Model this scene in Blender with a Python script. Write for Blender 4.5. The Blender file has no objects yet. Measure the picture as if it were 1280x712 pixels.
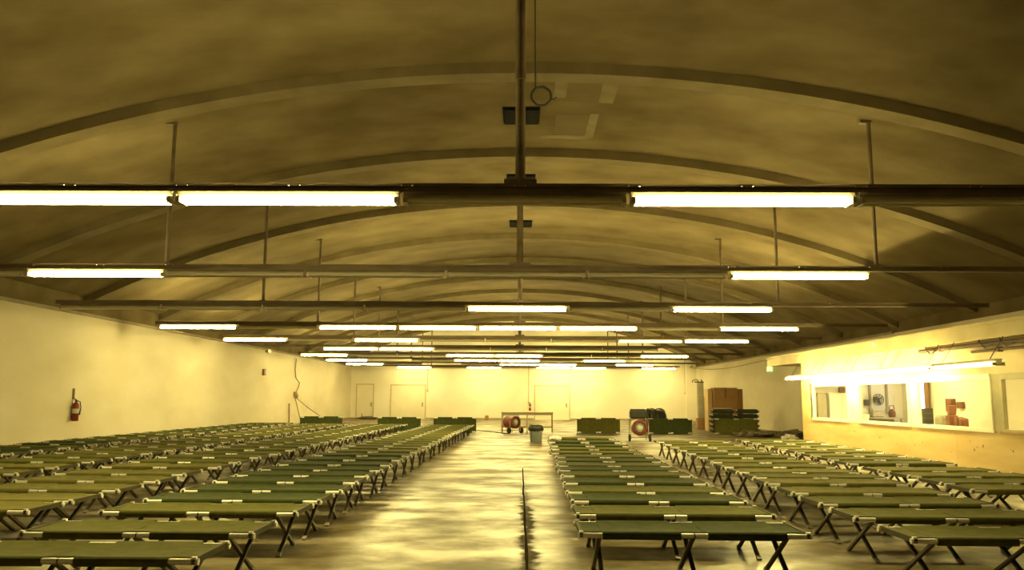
import bpy, math, random
from mathutils import Vector, Matrix, noise

S = bpy.context.scene
C = S.collection
random.seed(7)
PI = math.pi

# ------------------------------------------------------------------ camera
FPX, CX, CY = 1030.0, 640.0, 356.0
CAMZ = 1.56
PITCH = math.atan((497.7 - CY) / FPX)
YAW = math.atan(10.0 / FPX)
ROLL = 0.0048
cam_d = bpy.data.cameras.new('camera')
cam = bpy.data.objects.new('camera', cam_d)
C.objects.link(cam)
cam_d.sensor_width = 36.0
cam_d.lens = FPX / 1280.0 * 36.0
cam_d.clip_end = 300
CAMR = Matrix.Rotation(YAW, 4, 'Z') @ Matrix.Rotation(PI / 2 + PITCH, 4, 'X') @ Matrix.Rotation(ROLL, 4, 'Z')
cam.matrix_world = Matrix.Translation((0, 0, CAMZ)) @ CAMR
S.camera = cam

def ray(px, py):
    return (CAMR.to_3x3() @ Vector(((px - CX) / FPX, -(py - CY) / FPX, -1.0)))
def on_z(px, py, z):
    d = ray(px, py); t = (z - CAMZ) / d.z
    return Vector((d.x * t, d.y * t, z))
def on_x(px, py, x):
    d = ray(px, py); t = x / d.x
    return Vector((x, d.y * t, CAMZ + d.z * t))
def on_y(px, py, y):
    d = ray(px, py); t = y / d.y
    return Vector((d.x * t, y, CAMZ + d.z * t))

# ------------------------------------------------------------------ world, exposure
w = bpy.data.worlds.new('world'); S.world = w; w.use_nodes = True
w.node_tree.nodes['Background'].inputs[0].default_value = (0.02, 0.018, 0.01, 1)
w.node_tree.nodes['Background'].inputs[1].default_value = 0.2
S.view_settings.view_transform = 'Standard'
S.view_settings.look = 'None'
S.view_settings.gamma = 1.0
S.view_settings.use_curve_mapping = False
S.view_settings.exposure = 1.78
LAMP_COL = (1.0, 0.81, 0.275)
LAMP_POWER = 38.0

# ------------------------------------------------------------------ materials
M = {}
def mat(name, col, rough=0.6, metal=0.0, var=0.0, scale=6.0, col2=None, stretch=(1, 1, 1), bump=0.0, emit=None, spec=0.5, detail=5.0, lo=0.35, hi=0.65, rough2=None, coord='Object'):
    m = bpy.data.materials.new(name); m.use_nodes = True
    nt = m.node_tree; N = nt.nodes; L = nt.links
    b = N['Principled BSDF']
    b.inputs['Roughness'].default_value = rough
    b.inputs['Metallic'].default_value = metal
    b.inputs['Specular IOR Level'].default_value = spec
    if col2 is None and var > 0:
        col2 = tuple(max(0, c * (1 - var)) for c in col)
    if col2 is None:
        b.inputs['Base Color'].default_value = (*col, 1)
    else:
        tc = N.new('ShaderNodeTexCoord'); mp = N.new('ShaderNodeMapping')
        mp.inputs['Scale'].default_value = stretch
        nz = N.new('ShaderNodeTexNoise'); nz.inputs['Scale'].default_value = scale
        nz.inputs['Detail'].default_value = detail
        rp = N.new('ShaderNodeMapRange'); rp.inputs['From Min'].default_value = lo; rp.inputs['From Max'].default_value = hi
        mx = N.new('ShaderNodeMix'); mx.data_type = 'RGBA'
        mx.inputs['A'].default_value = (*col2, 1); mx.inputs['B'].default_value = (*col, 1)
        L.new(tc.outputs[coord], mp.inputs[0]); L.new(mp.outputs[0], nz.inputs['Vector'])
        L.new(nz.outputs['Fac'], rp.inputs['Value']); L.new(rp.outputs[0], mx.inputs['Factor'])
        L.new(mx.outputs['Result'], b.inputs['Base Color'])
        if rough2 is not None:
            r2 = N.new('ShaderNodeMapRange'); r2.inputs['From Min'].default_value = lo; r2.inputs['From Max'].default_value = hi
            r2.inputs['To Min'].default_value = rough2; r2.inputs['To Max'].default_value = rough
            L.new(nz.outputs['Fac'], r2.inputs['Value']); L.new(r2.outputs[0], b.inputs['Roughness'])
        if bump > 0:
            bp = N.new('ShaderNodeBump'); bp.inputs['Strength'].default_value = bump; bp.inputs['Distance'].default_value = 0.01
            L.new(nz.outputs['Fac'], bp.inputs['Height']); L.new(bp.outputs[0], b.inputs['Normal'])
    if emit:
        b.inputs['Emission Color'].default_value = (*emit[0], 1)
        b.inputs['Emission Strength'].default_value = emit[1]
    M[name] = m
    return m

mat('wall_paint', (0.80, 0.74, 0.60), 0.75, col2=(0.73, 0.66, 0.50), scale=0.5, stretch=(1, 1, 2.2), detail=7)
mat('back_paint', (0.84, 0.80, 0.70), 0.75, col2=(0.78, 0.73, 0.60), scale=0.6, detail=6)
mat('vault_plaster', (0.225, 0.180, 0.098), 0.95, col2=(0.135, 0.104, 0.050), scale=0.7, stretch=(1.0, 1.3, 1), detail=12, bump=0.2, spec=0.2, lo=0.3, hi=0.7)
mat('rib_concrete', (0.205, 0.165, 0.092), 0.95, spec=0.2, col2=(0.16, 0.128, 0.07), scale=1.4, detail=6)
mat('patch_pale', (0.20, 0.165, 0.098), 0.95, col2=(0.15, 0.12, 0.066), spec=0.2, scale=1.8, detail=9)
mat('patch_brown', (0.140, 0.105, 0.052), 0.95, spec=0.2, col2=(0.12, 0.09, 0.044), scale=2.0)
mat('ledge', (0.42, 0.37, 0.27), 0.8, var=0.2, scale=2)
mat('rail_steel', (0.20, 0.152, 0.095), 0.6, 0.1, col2=(0.12, 0.085, 0.05), scale=3.0, stretch=(0.3, 1, 1))
mat('rust_steel', (0.13, 0.08, 0.05), 0.7, 0.3, var=0.5, scale=4)
mat('bolt_bright', (0.8, 0.78, 0.7), 0.25, 0.9)
mat('housing_white', (0.80, 0.78, 0.70), 0.4, var=0.08, scale=2)
mat('housing_dirty', (0.46, 0.39, 0.27), 0.5, var=0.3, scale=3)
mat('channel_brown', (0.16, 0.125, 0.075), 0.7, var=0.2)
mat('tube_lit', (0.9, 0.9, 0.85), 0.4, emit=(LAMP_COL, LAMP_POWER))
mat('tube_dim', (0.9, 0.9, 0.85), 0.4, emit=(LAMP_COL, LAMP_POWER * 0.12))
mat('tube_dark', (0.55, 0.51, 0.40), 0.3)
mat('socket', (0.14, 0.12, 0.09), 0.5, var=0.1)
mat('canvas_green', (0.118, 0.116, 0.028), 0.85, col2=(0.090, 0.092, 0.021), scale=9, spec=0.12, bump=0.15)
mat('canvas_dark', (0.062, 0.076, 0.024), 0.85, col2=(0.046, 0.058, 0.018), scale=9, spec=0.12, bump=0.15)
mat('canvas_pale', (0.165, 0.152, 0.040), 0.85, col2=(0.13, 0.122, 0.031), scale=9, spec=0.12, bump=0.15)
mat('aluminium', (0.92, 0.90, 0.82), 0.33, 0.35, var=0.08, scale=14)
mat('cap_bright', (0.86, 0.85, 0.80), 0.35, 0.2)
mat('bundle_green', (0.034, 0.040, 0.016), 0.8, var=0.3)
mat('leg_dark', (0.055, 0.045, 0.026), 0.5, 0.3, var=0.3, scale=12)
mat('end_olive', (0.085, 0.075, 0.03), 0.7, spec=0.2, var=0.2, scale=12)
mat('leg_grey', (0.15, 0.125, 0.075), 0.5, 0.3, var=0.3, scale=12)
mat('black_rubber', (0.022, 0.021, 0.018), 0.6, var=0.2)
mat('black_plastic', (0.03, 0.028, 0.022), 0.35, var=0.3, scale=8)
mat('plywood', (0.66, 0.50, 0.22), 0.6, col2=(0.54, 0.37, 0.13), scale=1.3, stretch=(1, 0.45, 2.2), detail=8, bump=0.05)
mat('plywood_edge', (0.42, 0.28, 0.11), 0.7, var=0.2)
mat('matte_black', (0.012, 0.012, 0.010), 1.0, spec=0.05, var=0.2)
mat('knot', (0.30, 0.16, 0.05), 0.7, var=0.3, scale=20)
mat('frame_cream', (0.78, 0.73, 0.58), 0.5, var=0.06)
mat('frame_olive', (0.40, 0.36, 0.20), 0.6, var=0.12)
mat('beam_paint', (0.62, 0.53, 0.30), 0.65, col2=(0.50, 0.41, 0.21), scale=1.2)
mat('office_white', (0.84, 0.82, 0.76), 0.7, var=0.04, scale=1)
mat('office_grey', (0.36, 0.33, 0.26), 0.6, var=0.12)
mat('counter', (0.62, 0.55, 0.42), 0.5, var=0.15)
mat('red_paint', (0.26, 0.04, 0.022), 0.4, var=0.15)
mat('red_brown', (0.20, 0.066, 0.03), 0.6, var=0.25, scale=5)
mat('bin_grey', (0.20, 0.23, 0.22), 0.5, var=0.1)
mat('cardboard', (0.36, 0.20, 0.085), 0.8, var=0.12, scale=3)
mat('cardboard_pale', (0.58, 0.42, 0.22), 0.8, var=0.12, scale=3)
mat('tape', (0.17, 0.10, 0.05), 0.5)
mat('paper_white', (0.85, 0.83, 0.76), 0.8, var=0.05)
mat('door_paint', (0.80, 0.74, 0.60), 0.6, var=0.05, scale=1.5)
mat('door_trim', (0.56, 0.47, 0.29), 0.6, var=0.15)
mat('cable', (0.03, 0.026, 0.02), 0.6)
mat('cable_brown', (0.26, 0.19, 0.09), 0.6)
mat('pipe_pale', (0.40, 0.33, 0.20), 0.5)
mat('steel_grey', (0.36, 0.33, 0.27), 0.4, 0.6, var=0.2)
mat('heater_grille', (0.10, 0.095, 0.085), 0.45, 0.6)
mat('hub_white', (0.66, 0.62, 0.52), 0.5)
mat('exit_green', (0.2, 0.7, 0.2), 0.5, emit=((0.25, 1.0, 0.12), 1.3))
mat('tarp_dark', (0.15, 0.12, 0.07), 0.6, var=0.4, scale=5)
mat('daylight', (0.9, 0.9, 0.9), 0.5, emit=((0.85, 0.92, 1.0), 2.2))
mat('drape', (0.30, 0.17, 0.08), 0.8, var=0.2)
mat('joint_grime', (0.03, 0.022, 0.009), 0.95, spec=0.02, var=0.3, scale=4)

# floor: sealed concrete with worn and stained areas
m = mat('floor_concrete', (0.5, 0.45, 0.34), 0.3)
nt = m.node_tree; N = nt.nodes; L = nt.links; b = N['Principled BSDF']
tc = N.new('ShaderNodeTexCoord')
mp1 = N.new('ShaderNodeMapping'); mp1.inputs['Scale'].default_value = (0.5, 0.72, 1)
n1 = N.new('ShaderNodeTexNoise'); n1.inputs['Scale'].default_value = 1.5; n1.inputs['Detail'].default_value = 9; n1.inputs['Roughness'].default_value = 0.6
n2 = N.new('ShaderNodeTexNoise'); n2.inputs['Scale'].default_value = 3.2; n2.inputs['Detail'].default_value = 8
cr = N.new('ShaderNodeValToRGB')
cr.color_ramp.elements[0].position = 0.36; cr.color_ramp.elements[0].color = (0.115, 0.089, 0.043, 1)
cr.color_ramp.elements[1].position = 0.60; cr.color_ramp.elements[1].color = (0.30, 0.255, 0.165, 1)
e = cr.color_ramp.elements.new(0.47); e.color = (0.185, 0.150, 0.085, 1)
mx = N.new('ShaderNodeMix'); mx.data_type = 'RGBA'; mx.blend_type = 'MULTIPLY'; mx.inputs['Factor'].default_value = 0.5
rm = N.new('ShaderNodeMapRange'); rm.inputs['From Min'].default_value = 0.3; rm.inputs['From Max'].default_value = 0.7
rm.inputs['To Min'].default_value = 0.6; rm.inputs['To Max'].default_value = 1.15
rr = N.new('ShaderNodeMapRange'); rr.inputs['From Min'].default_value = 0.38; rr.inputs['From Max'].default_value = 0.62
rr.inputs['To Min'].default_value = 0.52; rr.inputs['To Max'].default_value = 0.30
L.new(tc.outputs['Object'], mp1.inputs[0]); L.new(mp1.outputs[0], n1.inputs['Vector']); L.new(tc.outputs['Object'], n2.inputs['Vector'])
L.new(n1.outputs['Fac'], cr.inputs[0]); L.new(n2.outputs['Fac'], rm.inputs['Value'])
L.new(cr.outputs[0], mx.inputs['A']); L.new(rm.outputs[0], mx.inputs['B']); sx_ = N.new('ShaderNodeSeparateXYZ'); L.new(tc.outputs['Object'], sx_.inputs[0])
def mth(op, a, b_=None, c_=None):
    q = N.new('ShaderNodeMath'); q.operation = op
    for i_, v_ in enumerate((a, b_, c_)):
        if v_ is None: continue
        if isinstance(v_, (int, float)): q.inputs[i_].default_value = v_
        else: L.new(v_, q.inputs[i_])
    return q.outputs[0]
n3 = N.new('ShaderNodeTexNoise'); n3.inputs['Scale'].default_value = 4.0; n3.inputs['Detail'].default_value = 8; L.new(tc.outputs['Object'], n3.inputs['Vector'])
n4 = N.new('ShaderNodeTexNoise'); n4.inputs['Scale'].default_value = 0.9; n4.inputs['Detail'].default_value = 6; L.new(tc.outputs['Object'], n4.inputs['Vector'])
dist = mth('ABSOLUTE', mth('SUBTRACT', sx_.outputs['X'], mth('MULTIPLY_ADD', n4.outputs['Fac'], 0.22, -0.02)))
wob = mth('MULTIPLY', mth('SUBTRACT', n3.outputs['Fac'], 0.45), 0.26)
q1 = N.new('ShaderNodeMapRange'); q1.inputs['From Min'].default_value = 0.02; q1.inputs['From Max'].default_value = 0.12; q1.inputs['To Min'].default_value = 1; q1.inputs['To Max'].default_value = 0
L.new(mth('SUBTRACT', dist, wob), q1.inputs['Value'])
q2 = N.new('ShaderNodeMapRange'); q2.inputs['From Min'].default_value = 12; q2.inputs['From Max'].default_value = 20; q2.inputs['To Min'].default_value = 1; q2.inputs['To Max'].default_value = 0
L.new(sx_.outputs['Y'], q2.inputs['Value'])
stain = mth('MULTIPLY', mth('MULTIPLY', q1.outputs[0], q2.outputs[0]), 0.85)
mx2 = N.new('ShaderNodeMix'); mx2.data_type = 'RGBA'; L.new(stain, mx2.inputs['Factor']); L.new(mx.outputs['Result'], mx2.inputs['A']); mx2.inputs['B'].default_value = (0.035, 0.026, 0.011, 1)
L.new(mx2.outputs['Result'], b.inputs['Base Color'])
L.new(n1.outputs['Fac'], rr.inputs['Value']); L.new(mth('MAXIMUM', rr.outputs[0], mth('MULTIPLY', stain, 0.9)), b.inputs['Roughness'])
rs_ = N.new('ShaderNodeMapRange'); rs_.inputs['From Min'].default_value = 0.40; rs_.inputs['From Max'].default_value = 0.60; rs_.inputs['To Min'].default_value = 0.17; rs_.inputs['To Max'].default_value = 0.40
L.new(mth('ADD', mth('MULTIPLY', n1.outputs['Fac'], 0.6), mth('MULTIPLY', n2.outputs['Fac'], 0.4)), rs_.inputs['Value'])
L.new(mth('MULTIPLY', rs_.outputs[0], mth('SUBTRACT', 1.0, stain)), b.inputs['Specular IOR Level'])

# window glass: thin clear pane with a faint reflection
g = bpy.data.materials.new('glass'); g.use_nodes = True; nt = g.node_tree; nt.nodes.clear()
o_ = nt.nodes.new('ShaderNodeOutputMaterial'); t_ = nt.nodes.new('ShaderNodeBsdfTransparent'); gl = nt.nodes.new('ShaderNodeBsdfGlossy')
gl.inputs['Roughness'].default_value = 0.03; 
ms = nt.nodes.new('ShaderNodeMixShader'); t_.inputs[0].default_value = (0.93, 0.93, 0.9, 1)
ms.inputs[0].default_value = 0.06; nt.links.new(t_.outputs[0], ms.inputs[1]); nt.links.new(gl.outputs[0], ms.inputs[2]); nt.links.new(ms.outputs[0], o_.inputs[0])
M['glass'] = g

# ------------------------------------------------------------------ mesh helpers
class MB:
    def __init__(s): s.v = []; s.f = []; s.m = []; s.sm = []
    def add(s, vs, fs, mi=0, smooth=False):
        o = len(s.v); s.v += [tuple(p) for p in vs]
        for f in fs:
            s.f.append(tuple(i + o for i in f)); s.m.append(mi); s.sm.append(smooth)
        return s
    def box(s, c, d, mi=0, rot=None):
        hx, hy, hz = d[0] / 2, d[1] / 2, d[2] / 2
        vs = [Vector((x, y, z)) for x in (-hx, hx) for y in (-hy, hy) for z in (-hz, hz)]
        if rot is not None: vs = [rot @ p for p in vs]
        vs = [p + Vector(c) for p in vs]
        return s.add(vs, [(0, 1, 3, 2), (4, 6, 7, 5), (0, 4, 5, 1), (2, 3, 7, 6), (0, 2, 6, 4), (1, 5, 7, 3)], mi)
    def span(s, a, b, mi=0):
        return s.box([(a[i] + b[i]) / 2 for i in range(3)], [abs(b[i] - a[i]) for i in range(3)], mi)
    def bar(s, a, b, wd, th, mi=0, up=(0, 0, 1)):
        a = Vector(a); b = Vector(b); d = (b - a); l = d.length; d.normalize()
        u = Vector(up); x = d.cross(u)
        if x.length < 1e-4: x = d.cross(Vector((1, 0, 0)))
        x.normalize(); y = x.cross(d); vs = []
        for t in (a, b):
            for sx, sy in ((-1, -1), (1, -1), (1, 1), (-1, 1)):
                vs.append(t + x * sx * wd / 2 + y * sy * th / 2)
        return s.add(vs, [(3, 2, 1, 0), (4, 5, 6, 7), (0, 1, 5, 4), (1, 2, 6, 5), (2, 3, 7, 6), (3, 0, 4, 7)], mi)
    def tube(s, pts, r, n=8, mi=0, cap=True, closed=False):
        pts = [Vector(p) for p in pts]; rs = r if isinstance(r, (list, tuple)) else [r] * len(pts)
        rings = []; k = len(pts)
        ref = None
        for i, p in enumerate(pts):
            if closed: t = pts[(i + 1) % k] - pts[i - 1]
            else: t = pts[min(i + 1, k - 1)] - pts[max(i - 1, 0)]
            t.normalize()
            if ref is None:
                ref = Vector((0, 0, 1)) if abs(t.z) < 0.9 else Vector((1, 0, 0))
            x = t.cross(ref).normalized(); y = x.cross(t).normalized(); ref = y
            rings.append([p + (x * math.cos(2 * PI * j / n) + y * math.sin(2 * PI * j / n)) * rs[i] for j in range(n)])
        vs = [q for rg in rings for q in rg]; fs = []
        for i in range(k if closed else k - 1):
            for j in range(n):
                i2 = (i + 1) % k
                fs.append((i * n + j, i * n + (j + 1) % n, i2 * n + (j + 1) % n, i2 * n + j))
        s.add(vs, fs, mi, True)
        if cap and not closed:
            s.add(rings[0], [tuple(range(n))[::-1]], mi); s.add(rings[-1], [tuple(range(n))], mi)
        return s
    def lathe(s, prof, n=20, mi=0, axis='Z', c=(0, 0, 0), cap=True):
        vs = []
        for r, z in prof:
            for j in range(n):
                a = 2 * PI * j / n; p = (r * math.cos(a), r * math.sin(a), z)
                if axis == 'Y': p = (p[0], p[2], p[1])
                if axis == 'X': p = (p[2], p[0], p[1])
                vs.append(Vector(p) + Vector(c))
        fs = []
        for i in range(len(prof) - 1):
            for j in range(n):
                fs.append((i * n + j, i * n + (j + 1) % n, (i + 1) * n + (j + 1) % n, (i + 1) * n + j))
        s.add(vs, fs, mi, True)
        if cap and prof[0][0] > 1e-5: s.add([vs[j] for j in range(n)], [tuple(range(n))[::-1]], mi)
        if cap and prof[-1][0] > 1e-5: s.add([vs[(len(prof) - 1) * n + j] for j in range(n)], [tuple(range(n))], mi)
        return s
    def mesh(s, name, mats):
        me = bpy.data.meshes.new(name); me.from_pydata(s.v, [], s.f)
        for q in (mats if isinstance(mats, (list, tuple)) else [mats]):
            me.materials.append(M[q])
        me.polygons.foreach_set('material_index', s.m); me.polygons.foreach_set('use_smooth', s.sm)
        me.update()
        return me
    def build(s, name, mats, parent=None, loc=None):
        return link(name, s.mesh(name, mats), parent, loc)

def link(name, me, parent=None, loc=None, rot=None):
    o = bpy.data.objects.new(name, me); C.objects.link(o)
    if parent is not None: o.parent = parent
    if loc is not None: o.location = loc
    if rot is not None: o.rotation_euler = rot
    return o
def tag(o, label, cat, group=None):
    o['label'] = label; o['category'] = cat
    if group: o['group'] = group
    return o
def thing(name, label, cat, loc=(0, 0, 0), rotz=0, group=None):
    o = link(name, None, None, loc, (0, 0, rotz)); o.empty_display_size = 0.1
    return tag(o, label, cat, group)
def struct(o, label=None):
    o['kind'] = 'structure'
    if label: o['label'] = label
    return o
def bevel_box(mb, c, d, r, mi=0):
    # box with chamfered vertical and horizontal edges
    cx, cy, cz = c; hx, hy, hz = d[0] / 2, d[1] / 2, d[2] / 2
    prof = [(hx - r, hy - r, -hz), (hx, hy, -hz + r), (hx, hy, hz - r), (hx - r, hy - r, hz)]
    vs = []
    for (a, b_, z) in prof:
        k = r * 0.7
        vs += [(cx + x, cy + y, cz + z) for x, y in ((-a + k, -b_), (a - k, -b_), (a, -b_ + k), (a, b_ - k), (a - k, b_), (-a + k, b_), (-a, b_ - k), (-a, -b_ + k))]
    fs = []
    for i in range(3):
        for j in range(8): fs.append((i * 8 + j, i * 8 + (j + 1) % 8, (i + 1) * 8 + (j + 1) % 8, (i + 1) * 8 + j))
    fs.append(tuple(range(8))[::-1]); fs.append(tuple(range(24, 32)))
    return mb.add(vs, fs, mi)
ORD = ['zeroth', 'first', 'second', 'third', 'fourth', 'fifth', 'sixth', 'seventh', 'eighth', 'ninth', 'tenth', 'eleventh', 'twelfth', 'thirteenth', 'fourteenth', 'fifteenth', 'sixteenth', 'seventeenth', 'eighteenth', 'nineteenth', 'twentieth'] + ['twenty-' + s for s in ('first', 'second', 'third', 'fourth', 'fifth', 'sixth', 'seventh', 'eighth', 'ninth')] + ['thirtieth'] + ['thirty-' + s for s in ('first', 'second', 'third', 'fourth', 'fifth')]

# ------------------------------------------------------------------ the hall
XL, XR, Y0, Y1 = -12.4, 12.9, -6.0, 61.0
WALLTOP = 3.86
VC, VR, VAPEX = 0.1, 28.5, 7.26
def vz(x): return VAPEX - VR + math.sqrt(VR * VR - (x - VC) ** 2)

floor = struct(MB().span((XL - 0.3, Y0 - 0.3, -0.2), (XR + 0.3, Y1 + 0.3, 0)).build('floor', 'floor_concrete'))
# grimy joint running down the aisle
mb = MB(); pl = []; pr = []
for i in range(60):
    y = 2.5 + i * 0.28
    t = max(0.0, 1 - (y - 4.0) / 15.0)
    wv = 0.010 + 0.016 * t * (0.55 + 0.9 * noise.noise(Vector((0.3, y * 1.3, 2.0))))
    wv = max(0.010, wv); xo = 0.075 + 0.02 * noise.noise(Vector((5.0, y * 0.6, 1.0)))
    pl.append((xo - wv, y, 0.003)); pr.append((xo + wv, y, 0.003))
n = len(pl); mb.add(pl + pr, [(i, n + i, n + i + 1, i + 1) for i in range(n - 1)])
mb.build('floor_joint', 'joint_grime', floor)

# vault
mb = MB(); SEG = 56; prof = []
for i in range(SEG + 1):
    x = XL + (XR - XL) * i / SEG; prof.append((x, vz(x)))
prof_up = [(x, z + 0.25) for x, z in prof]
vs = []
for y in (Y0 - 0.3, Y1 + 0.3):
    vs += [(x, y, z) for x, z in prof]
for y in (Y0 - 0.3, Y1 + 0.3):
    vs += [(x, y, z) for x, z in prof_up]
n = SEG + 1; fs = []
for i in range(SEG):
    fs.append((i, i + 1, n + i + 1, n + i)); fs.append((2 * n + i, 3 * n + i, 3 * n + i + 1, 2 * n + i + 1))
    fs.append((i, 2 * n + i, 2 * n + i + 1, i + 1)); fs.append((n + i, n + i + 1, 3 * n + i + 1, 3 * n + i))
mb.add(vs, fs, 0, False)
for i in range(len(mb.sm)): mb.sm[i] = (i % 4 == 0)
ceiling = struct(mb.build('ceiling', 'vault_plaster'))
# ribs
RIB0, RIBS = 13.64, 4.91
def rib_mesh():
    mb = MB(); RW, RD = 0.40, 0.20; vs = []
    for i in range(SEG + 1):
        x = XL + (XR - XL) * i / SEG; z = vz(x)
        dp = RD
        vs += [(x, -RW / 2, z + 0.05), (x, -RW / 2, z - dp), (x, RW / 2, z - dp), (x, RW / 2, z + 0.05)]
    fs = []
    for i in range(SEG):
        for j in range(3):
            fs.append((i * 4 + j, (i + 1) * 4 + j, (i + 1) * 4 + j + 1, i * 4 + j + 1))
    mb.add(vs, fs); return mb.mesh('rib', 'rib_concrete')
rm_ = rib_mesh()
for k in range(-4, 10):
    y = RIB0 + RIBS * k
    if y < Y1 - 0.3: link('rib', rm_, ceiling, (0, y, 0))
def vault_patch(name, x0, x1, y0, y1, matn, th=0.012):
    mb = MB(); vs = []; n = 6
    for i in range(n + 1):
        x = x0 + (x1 - x0) * i / n
        vs += [(x, y0, vz(x) - th), (x, y1, vz(x) - th), (x, y0, vz(x) + 0.03), (x, y1, vz(x) + 0.03)]
    fs = []
    for i in range(n):
        a = i * 4; c_ = a + 4
        fs += [(a, c_, c_ + 1, a + 1), (a, a + 2, c_ + 2, c_), (a + 1, c_ + 1, c_ + 3, a + 3)]
    fs += [(0, 1, 3, 2), (n * 4, n * 4 + 2, n * 4 + 3, n * 4 + 1)]
    mb.add(vs, fs); return mb.build(name, matn, ceiling)
# repaired plaster patches right of the centre pole
vault_patch('plaster_patch', 0.85, 1.60, 14.3, 15.3, 'patch_brown', 0.005)
vault_patch('plaster_patch', 1.50, 1.78, 14.1, 15.3, 'patch_pale', 0.008)
vault_patch('plaster_patch', 0.62, 0.86, 14.15, 15.1, 'patch_pale', 0.008)
vault_patch('plaster_patch', 0.72, 1.45, 16.0, 17.4, 'patch_brown', 0.005)
vault_patch('plaster_patch', 1.40, 1.58, 15.9, 17.5, 'patch_pale', 0.008)
vault_patch('plaster_patch', 0.45, 1.5, 17.35, 17.6, 'patch_pale', 0.009)
# roof hatches in mid bay
for k in range(0, 3):
    y = RIB0 + RIBS * (k + 0.5) + (0.6 if k == 2 else 0)
    if y > Y1 - 1: break
    hw = 0.34; cxh = 0.02
    mb = MB().span((cxh - hw, y - 0.43, vz(0.3) - 0.06), (cxh + hw, y + 0.43, VAPEX + 0.02))
    mb.span((cxh - hw - 0.03, y - 0.46, vz(0.3) - 0.035), (cxh + hw + 0.03, y + 0.46, VAPEX + 0.01))
    mb.build('hatch_plate', 'matte_black', ceiling)

def wall_box(name, a, b_, m):
    return struct(MB().span(a, b_).build(name, m))
wl = wall_box('wall_left', (XL - 0.3, Y0, 0), (XL, Y1, WALLTOP), 'wall_paint')
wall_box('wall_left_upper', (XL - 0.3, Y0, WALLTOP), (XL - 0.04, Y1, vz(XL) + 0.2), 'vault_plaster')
wr = wall_box('wall_right', (XR, Y0, 0), (XR + 0.3, Y1, WALLTOP), 'wall_paint')
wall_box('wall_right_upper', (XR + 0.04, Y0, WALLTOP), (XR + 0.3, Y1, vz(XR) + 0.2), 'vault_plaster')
mb = MB(); n = SEG + 1
pts = [(XL - 0.3, 0), (XR + 0.3, 0)] + [(x, z + 0.05) for x, z in reversed(prof)]
for nm, y, d, mt in (('wall_back', Y1, 0.3, 'back_paint'), ('wall_front', Y0, -0.3, 'wall_paint')):
    mb = MB(); k = len(pts)
    vs = [(x, y, z) for x, z in pts] + [(x, y + d, z) for x, z in pts]
    fs = [tuple(range(k)), tuple(range(k, 2 * k))[::-1]] + [(i, k + i, k + (i + 1) % k, (i + 1) % k) for i in range(k)]
    mb.add(vs, fs); o = struct(mb.build(nm, mt))
    if nm == 'wall_back': wall_back = o
struct(MB().span((XL - 0.05, Y0, WALLTOP - 0.03), (XL + 0.07, Y1, WALLTOP + 0.05)).build('trim_1', 'ledge'))
struct(MB().span((XR - 0.07, 28.5, WALLTOP - 0.03), (XR + 0.05, Y1, WALLTOP + 0.05)).build('trim_2', 'ledge'))
# corner pilaster at right of back wall
struct(MB().span((XR - 0.75, Y1 - 0.35, 0), (XR, Y1, 4.25)).build('trim_3', 'back_paint'), 'pale square pilaster in the far right corner of the hall')
struct(MB().span((XL, Y1 - 0.03, 0), (XR, Y1, 0.14)).build('baseboard_back', 'ledge'))
for nm, x, sx in (('baseboard_left', XL, 1),):
    struct(MB().span((x, Y0, 0), (x + 0.02, Y1, 0.14)).build(nm, 'ledge'))

# doors on the back wall
def back_door(n, px0, px1, pytop, leaf_lines, handle_px):
    a = on_y(px0, 510, Y1).x; b_ = on_y(px1, 510, Y1).x; zt = on_y((px0 + px1) / 2, pytop, Y1).z
    d = struct(MB().span((a, Y1 - 0.05, 0.02), (b_, Y1, zt)).build('door_%d' % n, 'door_paint'))
    fr = MB()
    fr.span((a - 0.07, Y1 - 0.09, 0), (a, Y1, zt + 0.07)); fr.span((b_, Y1 - 0.09, 0), (b_ + 0.07, Y1, zt + 0.07)); fr.span((a, Y1 - 0.09, zt), (b_, Y1, zt + 0.07))
    fr.build('door_frame', 'door_trim', d)
    for kind, v in leaf_lines:
        mb = MB()
        if kind == 'h': mb.span((a, Y1 - 0.075, v), (b_, Y1 - 0.04, v + 0.07))
        else: mb.span((v - 0.03, Y1 - 0.075, 0.05), (v + 0.03, Y1 - 0.04, zt))
        mb.build('brace', 'door_paint', d)
    hx = on_y(handle_px, 510, Y1).x
    hb = MB(); hb.box((hx, Y1 - 0.10, 1.08), (0.05, 0.06, 0.22)); hb.box((hx, Y1 - 0.06, 1.08), (0.10, 0.03, 0.30))
    hb.build('door_handle', 'steel_grey', d)
    return d
back_door(1, 446, 466, 480.5, [], 464)
back_door(2, 489, 531, 481.5, [('h', 1.35), ('h', 0.35)], 528)
back_door(3, 669, 711.5, 482.5, [('h', 1.3)], 708)

# ------------------------------------------------------------------ office along the right
XO = 9.5
YE = on_x(1003, 500, XO).y           # far end of the office front
YN = 4.0
sill = on_x(1200, 534.7, XO).z
head = on_x(1262, 469.5, XO).z
OFC = 2.80
ypx = lambda px: on_x(px, 500, XO).y
wo = wall_box('wall_office', (XO, YN, 0), (XO + 0.06, YE, sill - 0.04), 'plywood_edge')
y = YE; i = 0
while y > YN + 0.1:
    y2 = max(YN, y - 2.44)
    pn = MB().span((XO - 0.018, y2 + 0.004, 0.01), (XO - 0.0005, y - 0.004, sill - 0.045)).build('plywood_panel', 'plywood', wo)
    # knots and scuffs as small inlaid discs
    for j in range(7 if y < 20 else 3):
        ky = random.uniform(y2 + 0.1, y - 0.1); kz = random.uniform(0.42, sill - 0.12); r = random.uniform(0.012, 0.03)
        MB().lathe([(0, -0.001), (r * 0.6, -0.001), (r, 0.0005)], 8, axis='X', c=(XO - 0.0195, ky, kz)).build('knot', 'knot', pn)
    y = y2
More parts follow.
